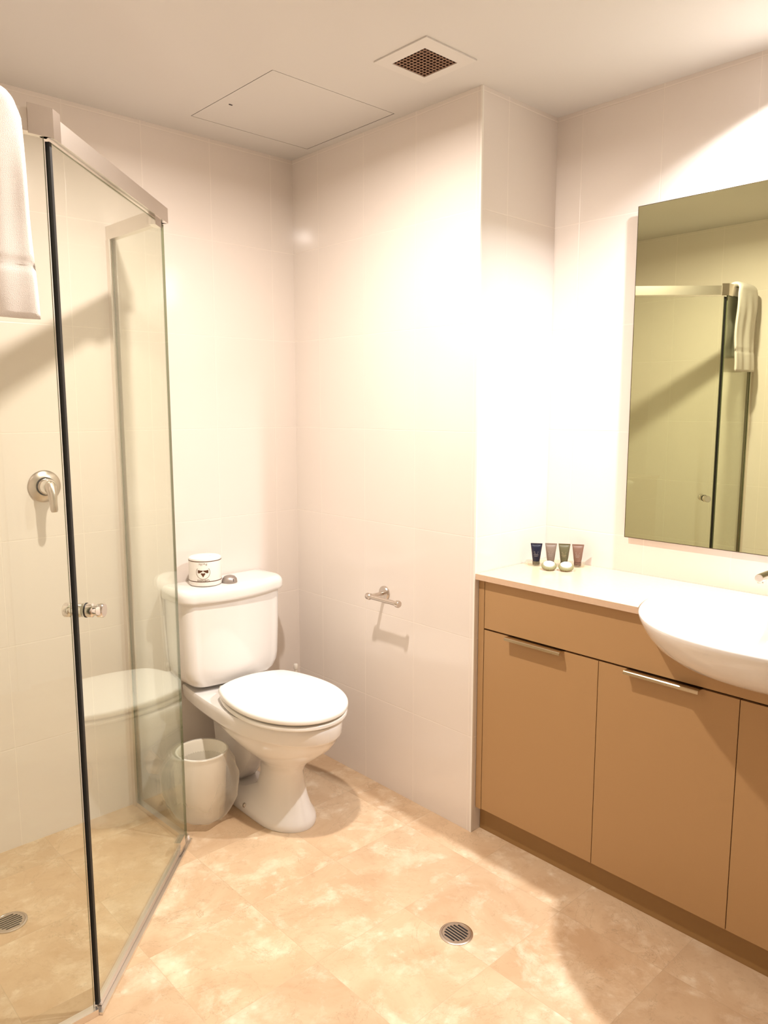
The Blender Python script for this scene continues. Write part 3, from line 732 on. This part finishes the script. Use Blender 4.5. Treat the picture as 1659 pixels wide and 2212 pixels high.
# ------------------------------------------------------------------ toiletries
dirn = Vector((.339-.256, -1.136+1.027, 0)).normalized()      # row direction
tr = thing('toiletry_tray', 'small clear glass tray under the toiletry tubes on the countertop', 'tray', (.30, -1.08, .9087))
nrm = Vector((-dirn.y, dirn.x, 0)); 
if nrm.dot(Vector((-1, -1, 0))) < 0: nrm = -nrm
tcn = Vector((.312, -1.067, .9087)) + nrm*.004
bm = B()
def rrect(hx, hy, z, r=.012, n=6):
    pts = []
    for cx_, cy_, a0 in ((hx-r, hy-r, 0), (-hx+r, hy-r, PI/2), (-hx+r, -hy+r, PI), (hx-r, -hy+r, 1.5*PI)):
        for k in range(n+1):
            a = a0+PI/2*k/n; p = tcn+dirn*(cx_+r*math.cos(a))+nrm*(cy_+r*math.sin(a)); pts.append((p.x, p.y, z))
    return pts
z0 = .9088
loft(bm, [rrect(.094, .030, z0), rrect(.100, .036, z0+.010), rrect(.0975, .0335, z0+.010), rrect(.092, .028, z0+.003)])
obj('dish', bm, M['tray'], tr, smooth=True)
def tubebottle(p, label, mb, mc, mp, w=.0133, hcap=.012, h=.074, lines=4):
    base = Vector((p[0], p[1], .9122)); t = thing('lotion_tube', label, 'tube', base, 'toiletry tubes on the tray')
    # faces the room: width along local u, thickness along local v
    vdir = Vector((CAMPOS.x-p[0], CAMPOS.y-p[1], 0)).normalized(); u = Vector((-vdir.y, vdir.x, 0))
    if u.dot(Vector((1, -1, 0))) < 0: u = -u
    def ring(hw, ht, z, n=28):
        return [tuple(base+u*(hw*math.cos(2*PI*i/n))+vdir*(ht*math.sin(2*PI*i/n))+Vector((0, 0, z))) for i in range(n)]
    bm = B(); loft(bm, [ring(.0118, .0118, 0), ring(.0124, .0124, .001), ring(.0124, .0124, hcap-.001), ring(.0118, .0118, hcap)]); obj('cap', bm, mc, t, smooth=True)
    bm = B(); loft(bm, [ring(.0100, .0100, hcap), ring(.0120, .0120, hcap+.0012), ring(.0140, .0115, hcap+.014), ring(.0160, .0092, hcap+.032), ring(.0182, .0052, h-.014), ring(.0192, .0015, h-.006), ring(.0196, .0008, h-.0055), ring(.0198, .0008, h)]); obj('body', bm, mb, t, smooth=True)
    bm = B()
    for k in range(lines):
        z = h*.60-.0048*k; ww = .0075-.0018*(k % 2)
        q_ = .0115 - (z-.026)*.19
        ps = [base+u*a+vdir*(q_+.0006)+Vector((0, 0, zz)) for a, zz in ((-ww-.001, z), (ww-.001, z), (ww-.001, z+.0011), (-ww-.001, z+.0011))]
        bm.faces.new([bm.verts.new(v) for v in ps])
    obj('lettering', bm, mp, t)
    return t
tubebottle((.256, -1.027), 'navy blue toiletry tube at the left end of the row', M['navy'], M['navyc'], M['print_light'])
tubebottle((.291, -1.062), 'greige toiletry tube between the navy and olive tubes', M['greige'], M['greigec'], M['print_light'])
tubebottle((.318, -1.098), 'olive green toiletry tube between the greige and mocha tubes', M['olive'], M['olivec'], M['gold_print'])
tubebottle((.341, -1.137), 'mocha brown toiletry tube at the right end of the row', M['mocha'], M['mochac'], M['print_light'])
def soap(p, label, tilt):
    base = Vector((p[0], p[1], .9088)); t = thing('soap', label, 'soap', base, 'wrapped soaps in front of the tubes')
    bm = B(); n = 48; prof = [(0, .0003), (.017, .0003), (.0235, .003), (.025, .008), (.0225, .013), (.0185, .0152), (0, .0154)]
    rings = []
    for r, z in prof[1:-1]:
        rings.append([(base.x+r*(1+.03*(1 if i % 2 else -1)*(r > .014))*math.cos(2*PI*i/n), base.y+r*(1+.03*(1 if i % 2 else -1)*(r > .014))*math.sin(2*PI*i/n), base.z+z) for i in range(n)])
    loft(bm, rings); a_ = obj('pleated_wrapper', bm, M['soap_wrap'], t, smooth=True)
    bm = B(); lathe(bm, [(0, .0153), (.0182, .0153), (.0182, .0160), (0, .0164)], base, n=36, cap=False); obj('round_label', bm, M['soap_label'], t, smooth=True)
    vd = Vector((CAMPOS.x-p[0], CAMPOS.y-p[1], 0)).normalized()
    ax_ = Vector((-vd.y, vd.x, 0)); R = Matrix.Rotation(tilt, 4, ax_)
    t.matrix_basis = Matrix.Translation(base+Vector((0, 0, .0172*math.sin(abs(tilt))+.0002))) @ R
soap((.230, -1.098), 'wrapped round soap with white label in front of the greige tube', .36)
soap((.259, -1.146), 'wrapped round soap with white label in front of the olive tube', .36)
